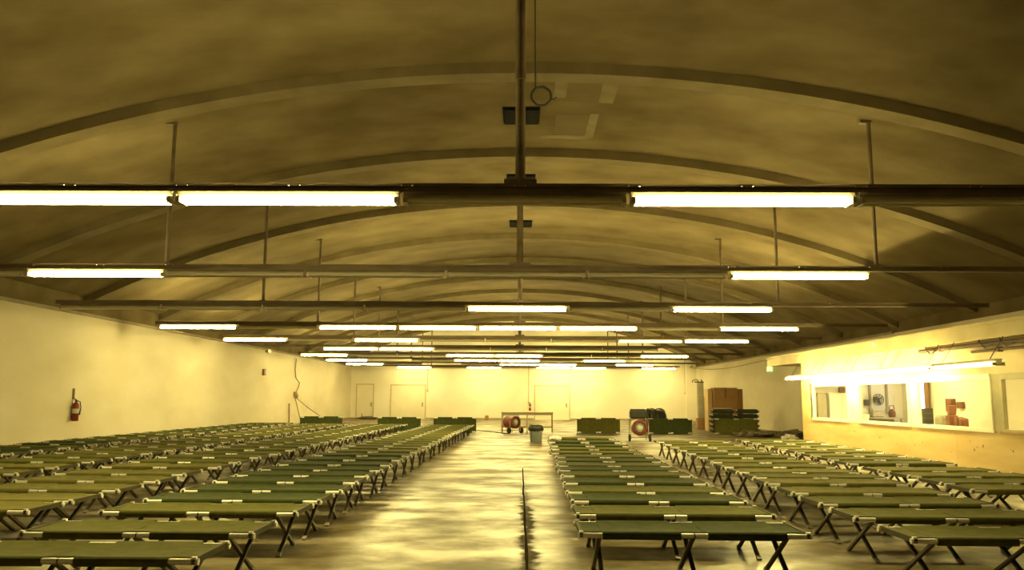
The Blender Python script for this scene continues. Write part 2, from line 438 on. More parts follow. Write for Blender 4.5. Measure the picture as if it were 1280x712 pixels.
# upper band of the office front, set above the windows
wall_box('wall_office_upper', (XO, YN, head + 0.05), (XO + 0.06, YE, OFC + 0.3), 'beam_paint')
wall_box('wall_office_end', (XO + 0.06, YE - 0.06, 0), (XR, YE, OFC + 0.3), 'office_white')
wall_box('wall_office_near', (XO + 0.06, YN, 0), (XR, YN + 0.06, OFC + 0.3), 'office_white')
MBc = MB().span((XO + 0.06, YN + 0.06, OFC - 0.08), (XR, YE - 0.06, OFC)); struct(MBc.build('ceiling_office', 'office_white'))
wall_box('wall_office_side', (XR - 0.08, YN + 0.06, 0), (XR, YE - 0.06, OFC - 0.08), 'office_white')
# corner plywood strip at far end
struct(MB().span((XO - 0.02, ypx(1013), sill - 0.045), (XO, YE, head + 0.4)).build('trim_4', 'plywood'))
wins = [(1017, 1061), (1074, 1137), (1147, 1240), (1253, 1345)]
edges = []
for k, (a, b_) in enumerate(wins):
    edges.append((ypx(a), ypx(b_)))
edges.append((edges[-1][1] - 0.4, edges[-1][1] - 3.6))
for k, (ya, yb) in enumerate(edges):
    wnd = struct(MB().span((XO - 0.05, yb - 0.08, sill - 0.05), (XO + 0.2, ya + 0.08, sill)).build('window_%d' % (k + 1), 'frame_cream' if k < 3 else 'plywood_edge'))
    fm = MB(); t = 0.06
    fm.span((XO - 0.03, ya - t, sill), (XO + 0.05, ya + 0.02, head)); fm.span((XO - 0.03, yb - 0.02, sill), (XO + 0.05, yb + t, head))
    fm.span((XO - 0.03, yb, head - t), (XO + 0.09, ya, head + 0.06)); fm.span((XO - 0.03, yb, sill), (XO + 0.09, ya, sill + 0.035))
    fm.build('window_frame', 'frame_cream' if k < 3 else 'frame_olive', wnd)
    MB().span((XO + 0.025, yb + t, sill + 0.035), (XO + 0.031, ya - t, head - t)).build('pane', 'glass', wnd)
    nb = edges[k + 1][0] if k + 1 < len(edges) else YN
    if yb - nb > 0.05:
        struct(MB().span((XO, nb - (0 if k + 1 < len(edges) else 0) + 0.0, sill - 0.05), (XO + 0.08, yb, head + 0.05)).build('trim_%d' % (k + 5), 'frame_cream' if k < 2 else ('frame_olive' if k == 2 else 'plywood')))
# soffit beam in front of the office
XB = 9.3
bt = on_x(1280, 396, XB).z; bb = on_x(1280, 417, XB).z; yb_far = on_x(959, 450, XB).y
sb = thing('soffit_beam', 'long pale yellow beam running above the office windows', 'beam', (XB, 0, bb))
MB().span((0, YN, 0), (0.22, yb_far, bt - bb)).build('beam_body', 'beam_paint', sb)
MB().span((-0.03, YN, bt - bb - 0.03), (0.25, yb_far + 0.02, bt - bb + 0.03)).build('top_lip', 'beam_paint', sb)
MB().lathe([(0.0, -0.05), (0.09, -0.045), (0.11, 0.0)], 14, axis='X', c=(0, on_x(1093, 428, XB).y, on_x(1093, 428, XB).z - bb)).build('round_lamp', 'hub_white', sb)
for yy in (8, 13, 18.5, 24):
    MB().span((0.22, yy, 0), (XR - XB, yy + 0.14, 0.16)).build('joist', 'beam_paint', sb)
MB().span((0.2, YE + 0.5, 0.02), (XR - XB, yb_far, 0.14)).build('end_board', 'beam_paint', sb)

# ------------------------------------------------------------------ lamp rails and fluorescent fixtures
RD1, RSP = 8.87, 5.578
LZ = CAMZ + 2.16
RAILB = LZ + 0.085
rail_names = ['nearest', 'second', 'third', 'fourth', 'fifth', 'sixth', 'seventh', 'eighth', 'ninth', 'farthest']
fx_len = 2.44; PITCHX = 2.492
def housing_mesh(matn):
    mb = MB(); h = fx_len / 2
    prof = [(-0.064, 0.084), (-0.064, 0.078), (-0.054, 0.040), (-0.044, -0.020), (0.044, -0.020), (0.054, 0.040), (0.064, 0.078), (0.064, 0.084)]
    vs = [(-h, a, z) for a, z in prof] + [(h, a, z) for a, z in prof]; k = 8
    mb.add(vs, [tuple(range(k)), tuple(range(k, 2 * k))[::-1]] + [(i, k + i, k + (i + 1) % k, (i + 1) % k) for i in range(k)])
    for i in (2, 3, 7, 8): mb.m[i] = 1
    return mb.mesh('housing', [matn, 'channel_brown'])
def tube_mesh(matn, sy):
    h = fx_len / 2 - 0.05
    return MB().tube([(-h, sy * 0.080, -0.014), (h, sy * 0.080, -0.014)], 0.025, 8).mesh('tube', matn)
def socket_mesh(sx):
    h = fx_len / 2
    return MB().box((sx * (h - 0.025), 0, -0.015), (0.045, 0.225, 0.065)).box((sx * (h - 0.04), 0, 0.04), (0.07, 0.10, 0.06)).mesh('socket', 'housing_dirty')
FXM = {}
for st, hm, tm in (('lit', 'housing_white', 'tube_lit'), ('dim', 'housing_white', 'tube_dim'), ('dark', 'housing_dirty', 'tube_dark')):
    FXM[st] = [('housing', housing_mesh(hm)), ('tube', tube_mesh(tm, -1)), ('tube', tube_mesh(tm, 1)), ('socket', socket_mesh(-1)), ('socket', socket_mesh(1))]
def fixture(loc, st, label, group, rotz=0):
    t = thing('fluorescent_fixture', label, 'light fixture', loc, rotz, group)
    for nm, me in FXM[st]: link(nm, me, t)
    return t
lit = {1: [-2, -1, 1], 2: [-3, 2], 3: [0, 2], 4: [-4, -2, -1, 0, 1, 3], 5: [-4, -2, 3], 6: [-3, -2], 7: [-4, -1, 0, 3],
       8: [-4, -1, 0, 2], 9: [-4, 0, 1, 3], 10: [-3, -1, 1, 2, 4]}
dim = {5: [2]}
dark = {1: [-3, 0, 2, 3], 2: [-4, -2, -1, 0, 1], 3: [-4, -3, -2, -1, 1], 4: [-3, 2], 5: [-3, -1, 0, 1], 6: [-1, 0, 1, 2], 7: [-3, -2, 1, 2],
        8: [-2, 1], 9: [-3, -1, 2], 10: [-2, 0, 3]}
bolt_me = MB().lathe([(0.0, -0.008), (0.012, -0.006), (0.012, 0.0)], 6, axis='Y').mesh('bolt', 'bolt_bright')
for k in range(1, 11):
    y = RD1 + RSP * (k - 1)
    rl = thing('lamp_rail', 'dark steel lamp rail across the hall, %s from the front' % rail_names[k - 1] if k > 1 else 'dark steel lamp rail across the hall, nearest to the viewer', 'rail', (0, y, RAILB), 0, 'lamp rails under the vault')
    mb = MB()   # channel section: web and two flanges
    mb.span((-11.4, -0.035, 0), (11.4, 0.035, 0.012)); mb.span((-11.4, -0.035, 0.088), (11.4, 0.035, 0.10)); mb.span((-11.4, 0.022, 0.0), (11.4, 0.035, 0.10)); mb.span((-11.4, -0.035, 0.012), (11.4, -0.026, 0.04)); mb.span((-11.4, -0.035, 0.06), (11.4, -0.026, 0.088))
    mb.build('channel', 'rail_steel', rl)
    ph = MB().tube([(0, 0, 0.10), (0, 0, VAPEX - RAILB + 0.05)], 0.058, 10)
    ph.box((0, 0, 0.12), (0.36, 0.10, 0.05)); ph.tube([(0, 0, 1.3), (0, 0, 1.42)], 0.070, 10); ph.build('centre_pole', 'rail_steel', rl)
    for hx in (-6.3, 6.3):
        hb = MB().tube([(hx, 0, 0.09), (hx, 0, vz(hx) - RAILB + 0.04)], 0.038, 8)
        hb.box((hx, 0, 0.10), (0.16, 0.085, 0.03)); hb.box((hx - 0.06, 0, vz(hx) - RAILB - 0.03), (0.20, 0.08, 0.05)); hb.build('hanger', 'rail_steel', rl)
    if k <= 3:
        for s in range(-9, 10):
            for e in (-0.06, 0.06):
                bx = s * 1.246 + e
                if abs(bx) < 11.2: link('bolt', bolt_me, rl, (bx, -0.036, 0.075))
    slots = sorted([(s, 'lit') for s in lit[k]] + [(s, 'dim') for s in dim.get(k, [])] + [(s, 'dark') for s in dark[k]])
    for j, (s, st) in enumerate(slots):
        word = {'lit': 'lit', 'dim': 'dimly glowing', 'dark': 'unlit'}[st]
        rn = rail_names[k - 1]
        fixture((-0.06 + s * PITCHX, y, LZ), st, '%s twin-tube fluorescent fixture, %s from the left on the %s lamp rail' % (word, ORD[j + 1], rn), 'fluorescent fixtures on the lamp rails')
# fixtures in line along the office front
p0 = on_x(985, 473, 9.0); zf = p0.z
names_o = ['farthest', 'second farthest', 'middle', 'second nearest', 'nearest']
for j in range(5):
    yc = p0.y - 1.22 - j * 2.46
    t = fixture((9.0, yc, zf), 'lit' if j < 4 else 'dim', '%s fluorescent fixture, %s in the line along the office windows' % ('lit' if j < 4 else 'dim', names_o[j]), 'fluorescent fixtures along the office front', PI / 2)
    for s in (-0.9, 0.9):
        zb = bb - zf
        MB().tube([(s, 0, 0.07), (s, -0.32 , zb + 0.04)], 0.008, 5).build('suspension_wire', 'cable', t)
for j, yc in enumerate((24.5, 18.5, 12.5, 7.0)):
    fixture((11.2, yc, OFC - 0.165), 'lit', 'lit fluorescent fixture on the office ceiling, %s from the far end' % ORD[j + 1], 'fluorescent fixtures inside the office', PI / 2)

# ------------------------------------------------------------------ folding cots
CL, CW, CH = 1.98, 0.68, 0.43
def cot_meshes(canv):
    out = []
    # canvas: sagging sheet with cut-outs at the ends and the middle, and sleeves over the rails
    mb = MB(); xs = [-0.955, -0.88, -0.79, -0.78, -0.5, -0.3, -0.12, -0.11, 0, 0.11, 0.12, 0.3, 0.5, 0.78, 0.79, 0.88, 0.955]
    ny = 6
    def half(x):
        ax = abs(x)
        return 0.275 if (ax < 0.115 or ax > 0.785) else 0.318
    vs = []
    for x in xs:
        hw = half(x)
        for j in range(ny + 1):
            t = j / ny * 2 - 1
            sag = 0.022 * (1 - t * t) * (1 - (abs(x) / 1.0) ** 4)
            zz = CH + 0.006 - sag
            if hw < 0.3: zz = CH + 0.004 - sag - 0.004
            vs.append((x, t * hw, zz))
    n = ny + 1; k = len(vs); vs2 = [(a, b_, c_ - 0.008) for a, b_, c_ in vs]
    fs = []
    for i in range(len(xs) - 1):
        for j in range(ny):
            a = i * n + j
            fs.append((a, a + n, a + n + 1, a + 1)); fs.append((k + a, k + a + 1, k + a + n + 1, k + a + n))
        a = i * n; fs.append((a, k + a, k + a + n, a + n)); a = i * n + ny; fs.append((a, a + n, k + a + n, k + a))
    for j in range(ny):
        fs.append((j, j + 1, k + j + 1, k + j)); a = (len(xs) - 1) * n + j; fs.append((a, k + a, k + a + 1, a + 1))
    mb.add(vs + vs2, fs, 0, False)
    for sy in (-1, 1):
        for x0, x1 in ((-0.785, -0.115), (0.115, 0.785)):
            ring = []
            prof_ = [(0.300, CH + 0.004), (0.325, CH + 0.006), (0.343, CH - 0.004), (0.350, CH - 0.022), (0.347, CH - 0.052), (0.330, CH - 0.062), (0.308, CH - 0.050), (0.300, CH - 0.02)]
            for x in (x0, x1): ring += [(x, sy * a, z) for a, z in prof_]
            kk = 8
            mb.add(ring, [tuple(range(kk)), tuple(range(kk, 2 * kk))[::-1]] + [(i, (i + 1) % kk, kk + (i + 1) % kk, kk + i) for i in range(kk)], 0, False)
    out.append(('canvas', mb.mesh('canvas', canv)))
    for sy in (-1, 1):
        rb = MB(); yy = sy * 0.322; zz = CH - 0.026
        rb.tube([(-0.985, yy, zz), (-0.006, yy, zz)], 0.0235, 6, 0); rb.tube([(0.006, yy, zz), (0.985, yy, zz)], 0.0235, 6, 0)
        rb.tube([(-0.05, yy, zz), (0.05, yy, zz)], 0.020, 6, 1)
        for sx in (-1, 1):
            rb.tube([(sx * 0.978, yy, zz), (sx * 0.997, yy, zz)], 0.0255, 6, 2)
        out.append(('side_rail', rb.mesh('side_rail', ['aluminium', 'leg_dark', 'cap_bright'])))
    for sx in (-1, 1):
        eb = MB().bar((sx * 0.965, -0.345, CH - 0.018), (sx * 0.965, 0.345, CH - 0.018), 0.028, 0.045, 0)
        for sy in (-1, 1): eb.box((sx * 0.967, sy * 0.330, CH + 0.002), (0.034, 0.036, 0.016), 1)
        out.append(('end_bar', eb.mesh('end_bar', ['end_olive', 'cap_bright'])))
    for lx in (-0.80, 0.0, 0.80):
        for sy in (-1, 1):
            ox = sy * 0.014
            lb = MB(); top = Vector((lx + ox, sy * 0.318, CH - 0.045)); ft = Vector((lx + ox, -sy * 0.335, 0.0))
            d = (ft - top).normalized()
            lb.bar(top, ft - d * 0.05 , 0.024, 0.036, 0 if sy > 0 else 1, (1, 0, 0)); lb.bar(ft - d * 0.055, ft + Vector((0, 0, 0.0)), 0.032, 0.044, 2, (1, 0, 0))
            for i_, p_ in enumerate(lb.v):
                if p_[2] < 0: lb.v[i_] = (p_[0], p_[1], 0.0)
            out.append(('leg', lb.mesh('leg', ['leg_dark', 'leg_grey', 'steel_grey'])))
    return out
COT = {c: cot_meshes(c) for c in ('canvas_green', 'canvas_dark', 'canvas_pale')}
base = COT['canvas_green']
for c in ('canvas_dark', 'canvas_pale'): COT[c] = [COT[c][0]] + base[1:]
def cot(loc, rotz, label, group, canv='canvas_green', edge=False):
    t = thing('folding_cot', label, 'cot', loc, rotz, group)
    if edge: t.rotation_euler = (PI / 2, 0, rotz)
    for nm, me in COT[canv]: link(nm, me, t)
    return t
def fronts_to_depth(px_y):
    return [on_z(px, py, CH).y for px, py in px_y]
def extend(ds, end, step, jit):
    while ds[-1] + step < end: ds.append(ds[-1] + step + random.uniform(-jit, jit))
    return ds
cols = []
# (name in label, depths of front edges, function giving x of the near-aisle end, direction, canvas picker)
dl1 = fronts_to_depth([(231, 698.2), (307, 666.1), (370, 640), (397, 625), (429, 612.9), (452, 602), (466, 594), (477, 587), (491, 580.5), (503, 574.2), (514, 568.8), (524, 564.2), (533, 560.2)])
dl1 = extend(dl1, 36.2, 1.07, 0.06)
dl2 = fronts_to_depth([(30, 637.5), (92, 625.5), (142, 612), (190, 600.8), (233, 592.0), (265, 583.3), (297, 577.0), (318, 571), (340, 566.5), (366, 561.8)])
dl2 = extend(dl2, 36.2, 1.09, 0.07)
dl3 = extend([11.3], 36.5, 1.10, 0.09)
dl4 = extend([15.6], 37.0, 1.10, 0.10)
dr1 = fronts_to_depth([(727, 665.3), (720, 642.2), (711, 625.2), (708, 613.8), (703, 602.7), (700, 593.3), (696, 586.9), (694, 581.2), (692, 575.5), (690, 570.3), (688, 565.5), (687, 560.8), (686, 556.5), (684, 551.6), (683, 547.2)])
dr2 = fronts_to_depth([(1142, 672.8), (1075, 646.5), (1031, 629), (991, 615.4), (955, 603.5), (936, 596.0), (925, 589.5), (910, 582.7), (896, 577), (873, 570.9), (862, 566.2), (851, 562.2), (844, 558.6), (838, 555), (828, 551.6)])
dr3 = fronts_to_depth([(1238, 612.0), (1180, 603.0), (1142, 594.5), (1107, 587.5), (1061, 578.7), (1040, 573.8), (1021, 569.0), (1000, 564.6), (984, 560.8), (960, 557.2), (937, 553.6), (925, 550.6)])
cols = [
    ('the line left of the aisle', dl1, lambda d: -2.24 + 0.011 * (d - 7), -1),
    ('the second line left of the aisle', dl2, lambda d: -4.90, -1),
    ('the third line left of the aisle', dl3, lambda d: -7.42, -1),
    ('the line along the left wall', dl4, lambda d: -10.08, -1),
    ('the line right of the aisle', dr1, lambda d: 0.525 + 0.0145 * (d - 7), 1),
    ('the second line right of the aisle', dr2, lambda d: 3.22 + 0.030 * (d - 7), 1),
    ('the line nearest the office', dr3, lambda d: 5.78 + 0.026 * (d - 10), 1),
]
for ci, (cn, ds, fx, sg) in enumerate(cols):
    for i, d in enumerate(ds):
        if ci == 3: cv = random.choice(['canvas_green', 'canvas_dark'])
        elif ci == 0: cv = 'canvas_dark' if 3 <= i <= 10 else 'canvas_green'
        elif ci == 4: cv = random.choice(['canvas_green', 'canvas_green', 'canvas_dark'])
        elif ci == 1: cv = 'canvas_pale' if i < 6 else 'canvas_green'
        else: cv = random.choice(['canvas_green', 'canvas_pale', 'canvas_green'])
        rz = random.gauss(0, 0.008)
        jx = random.gauss(0, 0.02)
        xc = fx(d) + sg * 1.0 + jx
        who = 'nearest' if i == 0 else ORD[i + 1]
        lab = 'green canvas folding cot, %s from the front in %s' % (ORD[i + 1], cn)
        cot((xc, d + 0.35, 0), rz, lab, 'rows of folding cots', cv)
# cots stood on their long edge at the far end
def edge_cot(px0, px1, y, label, canv):
    a = on_y(px0, 530, y).x; b_ = on_y(px1, 530, y).x
    cot(((a + b_) / 2, y, 0.352), 0, label, 'cots stood on edge at the far end', canv, True)
edge_cot(377, 431, 38.9, 'green cot stood on its long edge, leftmost, near the left wall', 'canvas_dark')
edge_cot(473, 528, 38.3, 'green cot on its long edge behind the second line left of the aisle', 'canvas_dark')
edge_cot(543, 596, 38.6, 'green cot on its long edge behind the line left of the aisle', 'canvas_dark')
edge_cot(720, 774, 38.6, 'green cot on its long edge, standing alone right of the grey bin', 'canvas_green')
edge_cot(809, 863, 38.4, 'green cot on its long edge beside the black bags', 'canvas_dark')
edge_cot(890, 945, 38.6, 'green cot on its long edge in front of the folded cot stack', 'canvas_green')

# ------------------------------------------------------------------ small things on the far floor
def lump(mb, c, r, seed, mi=0, amp=0.28, nu=14, nv=9, flat=True, freq=2.2):
    vs = []
    for i in range(nv + 1):
        th = PI * i / nv
        for j in range(nu):
            ph = 2 * PI * j / nu
            p = Vector((math.sin(th) * math.cos(ph), math.sin(th) * math.sin(ph), math.cos(th)))
            k = 1 + amp * noise.noise(p * freq + Vector((seed * 7.3, seed * 1.7, 0))) * 1.6
            q = Vector((p.x * r[0] * k, p.y * r[1] * k, p.z * r[2] * k))
            if flat: q.z = max(q.z, -r[2] * 0.75)
            vs.append(Vector(c) + q)
    fs = []
    for i in range(nv):
        for j in range(nu):
            fs.append((i * nu + j, (i + 1) * nu + j, (i + 1) * nu + (j + 1) % nu, i * nu + (j + 1) % nu))
    return mb.add(vs, fs, mi, False)

# grey bin with black liner
p = on_z(670, 553, 0)
t = thing('waste_bin', 'grey plastic waste bin with black bag liner in the aisle', 'bin', (p.x, p.y + 0.25, 0))
MB().lathe([(0.19, 0.0), (0.20, 0.01), (0.245, 0.55), (0.25, 0.56), (0.235, 0.56), (0.19, 0.03)], 20).build('bin_body', 'bin_grey', t)
lb = MB(); prof_ = []
vs = []; n_ = 24
for r, z in ((0.256, 0.40), (0.285, 0.47), (0.27, 0.58), (0.24, 0.61), (0.21, 0.56), (0.20, 0.35)):
    for j in range(n_):
        a = 2 * PI * j / n_; rr_ = r * (1 + 0.05 * noise.noise(Vector((math.cos(a) * 3, math.sin(a) * 3, z * 6)))); zz = z + 0.03 * noise.noise(Vector((math.cos(a) * 2.5, math.sin(a) * 2.5, 9 + z)))
        vs.append((rr_ * math.cos(a), rr_ * math.sin(a), zz))
lb.add(vs, [(i * n_ + j, i * n_ + (j + 1) % n_, (i + 1) * n_ + (j + 1) % n_, (i + 1) * n_ + j) for i in range(5) for j in range(n_)], 0, True)
lb.build('bag_liner', 'black_plastic', t)

# drum heaters on wheels
def heater(loc, rotz, label, s=1.0, tilt=0.0):
    t = thing('drum_heater', label, 'heater', loc, rotz)
    t.scale = (s, s, s)
    R = 0.29; zc = 0.52
    rt = Matrix.Rotation(tilt, 3, 'X')
    dr = MB().lathe([(R * 0.80, -0.30), (R, -0.29), (R * 1.03, -0.26), (R, -0.23), (R, 0.30), (R * 0.85, 0.38), (R * 0.5, 0.40), (0.0, 0.40)], 26, axis='Y', cap=False)
    dr.lathe([(R * 0.80, -0.30), (R * 0.78, -0.2), (0, -0.2)], 26, axis='Y', cap=False)
    def tr(mb):
        mb.v = [tuple(rt @ Vector(q) + Vector((0, 0, zc))) for q in mb.v]; return mb
    tr(dr).build('drum', 'red_paint', t)
    gr = MB()
    for rr_ in (0.10, 0.16, 0.215): gr.tube([(rr_ * math.cos(a * PI / 12), -0.27, rr_ * math.sin(a * PI / 12)) for a in range(24)], 0.014, 5, closed=True)
    for a in range(8): gr.bar((0.05 * math.cos(a * PI / 4), -0.26, 0.05 * math.sin(a * PI / 4)), (0.235 * math.cos(a * PI / 4), -0.26, 0.235 * math.sin(a * PI / 4)), 0.012, 0.012)
    tr(gr).build('grille', 'heater_grille', t)
    hb = MB().lathe([(0.0, -0.30), (0.085, -0.295), (0.115, -0.27), (0.115, -0.22), (0, -0.22)], 18, axis='Y'); tr(hb).build('hub', 'hub_white', t)
    ds_ = MB().lathe([(0.118, -0.25), (0.185, -0.245), (0.185, -0.235), (0.118, -0.235)], 22, axis='Y', cap=False); tr(ds_).build('reflector_ring', 'hub_white', t)
    fr_ = MB()
    for sx in (-1, 1):
        fr_.tube([(sx * 0.33, -0.22, 0.10), (sx * 0.33, -0.22, 0.62), (sx * 0.31, -0.1, 0.84), (sx * 0.31, 0.25, 0.84), (sx * 0.33, 0.34, 0.62), (sx * 0.33, 0.34, 0.02)], 0.016, 7)
        fr_.bar((sx * 0.33, -0.22, zc), (sx * 0.27, -0.1, zc), 0.03, 0.03)
    for yy, zz in ((-0.1, 0.84), (0.25, 0.84), (0.34, 0.12), (-0.22, 0.14)): fr_.tube([(-0.33, yy, zz), (0.33, yy, zz)], 0.014, 7)
    fr_.build('frame', 'steel_grey', t)
    for sx in (-1, 1):
        MB().lathe([(0.05, -0.035), (0.125, -0.035), (0.135, -0.02), (0.135, 0.02), (0.125, 0.035), (0.05, 0.035)], 18, axis='X', c=(sx * 0.385, -0.22, 0.135)).build('wheel', 'black_rubber', t)
    return t
p = on_z(640, 541, 0)
heater((p.x, p.y - 0.1, 0), 0.75, 'red drum heater on wheels in front of the white table', 0.96)
p = on_z(800, 551.5, 0)
heater((p.x, p.y + 0.25, 0), 0.0, 'wheeled drum heater with pale round hub facing the viewer', 0.98)
hy = p.y + 0.25; hx = p.x
bx_ = MB(); bevel_box(bx_, (0, 0, 0.0), (0.62, 0.40, 0.30), 0.05)
for i in range(8): lump(bx_, (-0.24 + i * 0.07, 0, 0.15), (0.06, 0.15, 0.05), i)
tag(bx_.build('duffel_bag', 'black_plastic', None, (hx - 0.02, hy + 0.05, 0.99)), 'dark duffel bag lying on top of the wheeled drum heater', 'bag')
# black bags behind the cot on edge
for i, (px, r, y) in enumerate(((803, 0.34, 39.35), (813, 0.36, 40.1), (824, 0.36, 40.85))):
    c = on_y(px, 515, y); hgt = (0.92, 1.12, 1.08)[i]
    lb = MB(); vs = []; nu, nv = 22, 14
    for a in range(nv + 1):
        v_ = a / nv; th = PI * v_
        for j in range(nu):
            ph = 2 * PI * j / nu
            rr_ = r * (max(0.0, math.sin(th)) ** 0.55) * (0.86 + 0.2 * v_)
            k_ = 1 + 0.13 * math.sin(5 * ph + i * 2 + 3 * v_) * (1 - v_) + 0.22 * noise.noise(Vector((math.cos(ph) * 1.8, math.sin(ph) * 1.8, v_ * 4 + i * 5)))
            z_ = hgt * (0.5 + 0.5 * math.copysign(abs(math.cos(th)) ** 0.7, math.cos(th))) + 0.07 * noise.noise(Vector((math.cos(ph) * 2.5, math.sin(ph) * 2.5, i * 3.0))) * (1 - v_)
            vs.append((rr_ * k_ * math.cos(ph), rr_ * k_ * math.sin(ph), max(0, z_)))
    lb.add(vs, [(a * nu + j, (a + 1) * nu + j, (a + 1) * nu + (j + 1) % nu, a * nu + (j + 1) % nu) for a in range(nv) for j in range(nu)], 0, False)
    o = lb.build('rubbish_bag', 'black_plastic', None, (c.x, y, 0))
    tag(o, ['black rubbish bag, left of the three behind the drum heater', 'black rubbish bag, tallest and middle one behind the drum heater', 'black rubbish bag, right of the three, behind the edge cot'][i], 'bag', 'black rubbish bags')
# white table frame
a = on_z(626, 541, 0); b_ = on_z(692, 541, 0); ty = a.y + 1.0; tw = b_.x - a.x
t = thing('trestle_table', 'long thin-legged white table near the back wall behind the red heater', 'table', ((a.x + b_.x) / 2, ty, 0))
hT = 0.93
MB().box((0, 0, hT - 0.025), (tw, 0.70, 0.05)).build('table_top', 'pipe_pale', t)
for lx in (-tw / 2 + 0.04, 0.0, tw / 2 - 0.04):
    for ly in (-0.3, 0.3):
        MB().box((lx, ly, (hT - 0.05) / 2), (0.055, 0.055, hT - 0.05)).build('leg', 'pipe_pale', t)
for ly in (-0.3, 0.3):
    MB().box((0, ly, 0.24), (tw - 0.1, 0.035, 0.05)).build('stretcher', 'pipe_pale', t)
    MB().box((0, ly, hT - 0.09), (tw - 0.1, 0.03, 0.08)).build('apron', 'pipe_pale', t)
# hose along the floor left of the heater
pts_ = [on_z(x, yy, 0.02) for x, yy in ((596, 537.6), (604, 538.2), (614, 539), (622, 540.2), (630, 541.2), (637, 541.5))]
tag(MB().tube([(q.x, q.y, 0.022) for q in pts_], 0.022, 6).build('floor_cable', 'cable'), 'black cable lying on the floor leading to the red heater', 'cable')
# small carton at the back wall
p = on_y(608.5, 523, Y1 - 0.3)
o = MB(); bevel_box(o, (0, 0, 0.16), (0.26, 0.26, 0.32), 0.02); o.box((0, 0, 0.325), (0.20, 0.06, 0.02))
tag(o.build('small_carton', 'cardboard', None, (p.x, Y1 - 0.4, 0)), 'small brown carton on the floor against the back wall', 'box')
p = on_y(460, 522, Y1 - 0.6)
o = MB(); lump(o, (0, 0, 0.10), (0.75, 0.25, 0.13), 11, nu=18, amp=0.4); o.tube([(-0.42, 0, 0.1), (-0.45, 0.02, 0.42)], 0.03, 6)
tag(o.build('debris_pile', 'tarp_dark', None, (p.x, Y1 - 0.7, 0)), 'low dark heap of debris by the narrow back door', 'debris')

# fire extinguishers
def extinguisher(loc, rotz, label, s=1.0):
    t = thing('fire_extinguisher', label, 'fire extinguisher', loc, rotz); t.scale = (s, s, s)
    MB().lathe([(0.07, 0), (0.082, 0.012), (0.082, 0.40), (0.07, 0.45), (0.035, 0.485), (0.03, 0.50)], 18).build('cylinder', 'red_paint', t)
    MB().lathe([(0.032, 0.50), (0.032, 0.54), (0.02, 0.55)], 12).bar((0.0, 0, 0.55), (0.0, -0.15, 0.60), 0.03, 0.015).bar((0.0, 0.02, 0.53), (0.0, -0.14, 0.545), 0.03, 0.012).build('valve_handle', 'black_plastic', t)
    MB().tube([(0.0, 0.03, 0.53), (0.06, 0.08, 0.50), (0.10, 0.06, 0.36), (0.095, 0.02, 0.16)], [0.013, 0.013, 0.013, 0.02], 7).build('hose', 'black_rubber', t)
    MB().box((-0.09, 0, 0.30), (0.02, 0.07, 0.5)).box((-0.078, 0, 0.36), (0.03, 0.17, 0.03)).build('bracket', 'steel_grey', t)
    MB().lathe([(0.0832, 0.2), (0.0832, 0.32)], 18).build('label_band', 'hub_white', t)
    return t
p = on_x(93.5, 526, XL + 0.1)
extinguisher((XL + 0.1, p.y, p.z), 0.0, 'red fire extinguisher hanging on the cream left wall', 1.06)
mp_ = on_x(93, 492, XL + 0.1)
tag(MB().box((XL + 0.01, p.y, mp_.z), (0.02, 0.10, 0.30)).box((XL + 0.025, p.y, mp_.z), (0.012, 0.03, 0.26)).build('wall_sign', 'cable_brown'), 'narrow brown strip sign above the left wall extinguisher', 'sign')
p = on_y(662.5, 513, Y1 - 0.1)
extinguisher((p.x, Y1 - 0.1, p.z), -PI / 2, 'red fire extinguisher on the back wall left of the door', 1.0)
p = on_x(329, 465, XL)
t = thing('alarm_box', 'red-brown alarm box high on the left wall', 'alarm box', (XL, p.y, p.z))
MB().box((0.05, 0, 0), (0.10, 0.30, 0.30)).build('casing', 'red_brown', t); MB().box((0.105, 0, 0.02), (0.015, 0.16, 0.16)).build('face', 'black_plastic', t)
# conduit box on the ledge
p = on_x(334, 438.5, XL)
tag(MB().box((XL + 0.06, p.y, p.z), (0.12, 0.55, 0.16)).box((XL + 0.06, p.y, p.z + 0.02), (0.14, 0.45, 0.07)).build('junction_box', 'steel_grey'), 'grey junction box on the ledge along the top of the left wall', 'junction box')
# switch box with loose cables on the left wall
p = on_x(369, 492.5, XL + 0.04)
t = thing('switch_box', 'small brown switch box with loose cables on the left wall', 'switch box', (XL, p.y, p.z))
MB().box((0.05, 0, 0), (0.10, 0.40, 0.26)).box((0.08, 0.15, -0.1), (0.12, 0.2, 0.2)).build('casing', 'cable_brown', t)
def wq(px, py): q = on_x(px, py, XL + 0.03); return (0.03, q.y - p.y, q.z - p.z)
MB().tube([wq(370.5, 448), wq(369, 462), wq(370, 472), wq(374.5, 478), wq(373, 484), wq(370, 490)], 0.022, 6).build('supply_cable', 'cable_brown', t)
MB().tube([wq(369, 497), wq(372, 510), wq(376, 526)], 0.018, 6).build('cord', 'cable_brown', t)
q = on_y(402, 521, 47); e_ = (q.x - XL, q.y - p.y, q.z - p.z)
MB().tube([wq(370, 497), tuple((Vector(wq(370, 497)) * 0.5 + Vector(e_) * 0.5) + Vector((0, 0, -0.05))), e_], 0.018, 6).build('cord', 'cable_brown', t)
p = on_x(361.5, 504, XL + 0.06)
tag(MB().tube([(XL + 0.10, p.y, 0), (XL + 0.06, p.y, p.z)], 0.028, 7).lathe([(0.05, 0), (0.05, 0.06), (0.03, 0.07)], 8, c=(XL + 0.10, p.y, 0)).build('wall_pole', 'red_brown'), 'thin brown pole standing against the left wall', 'pole')
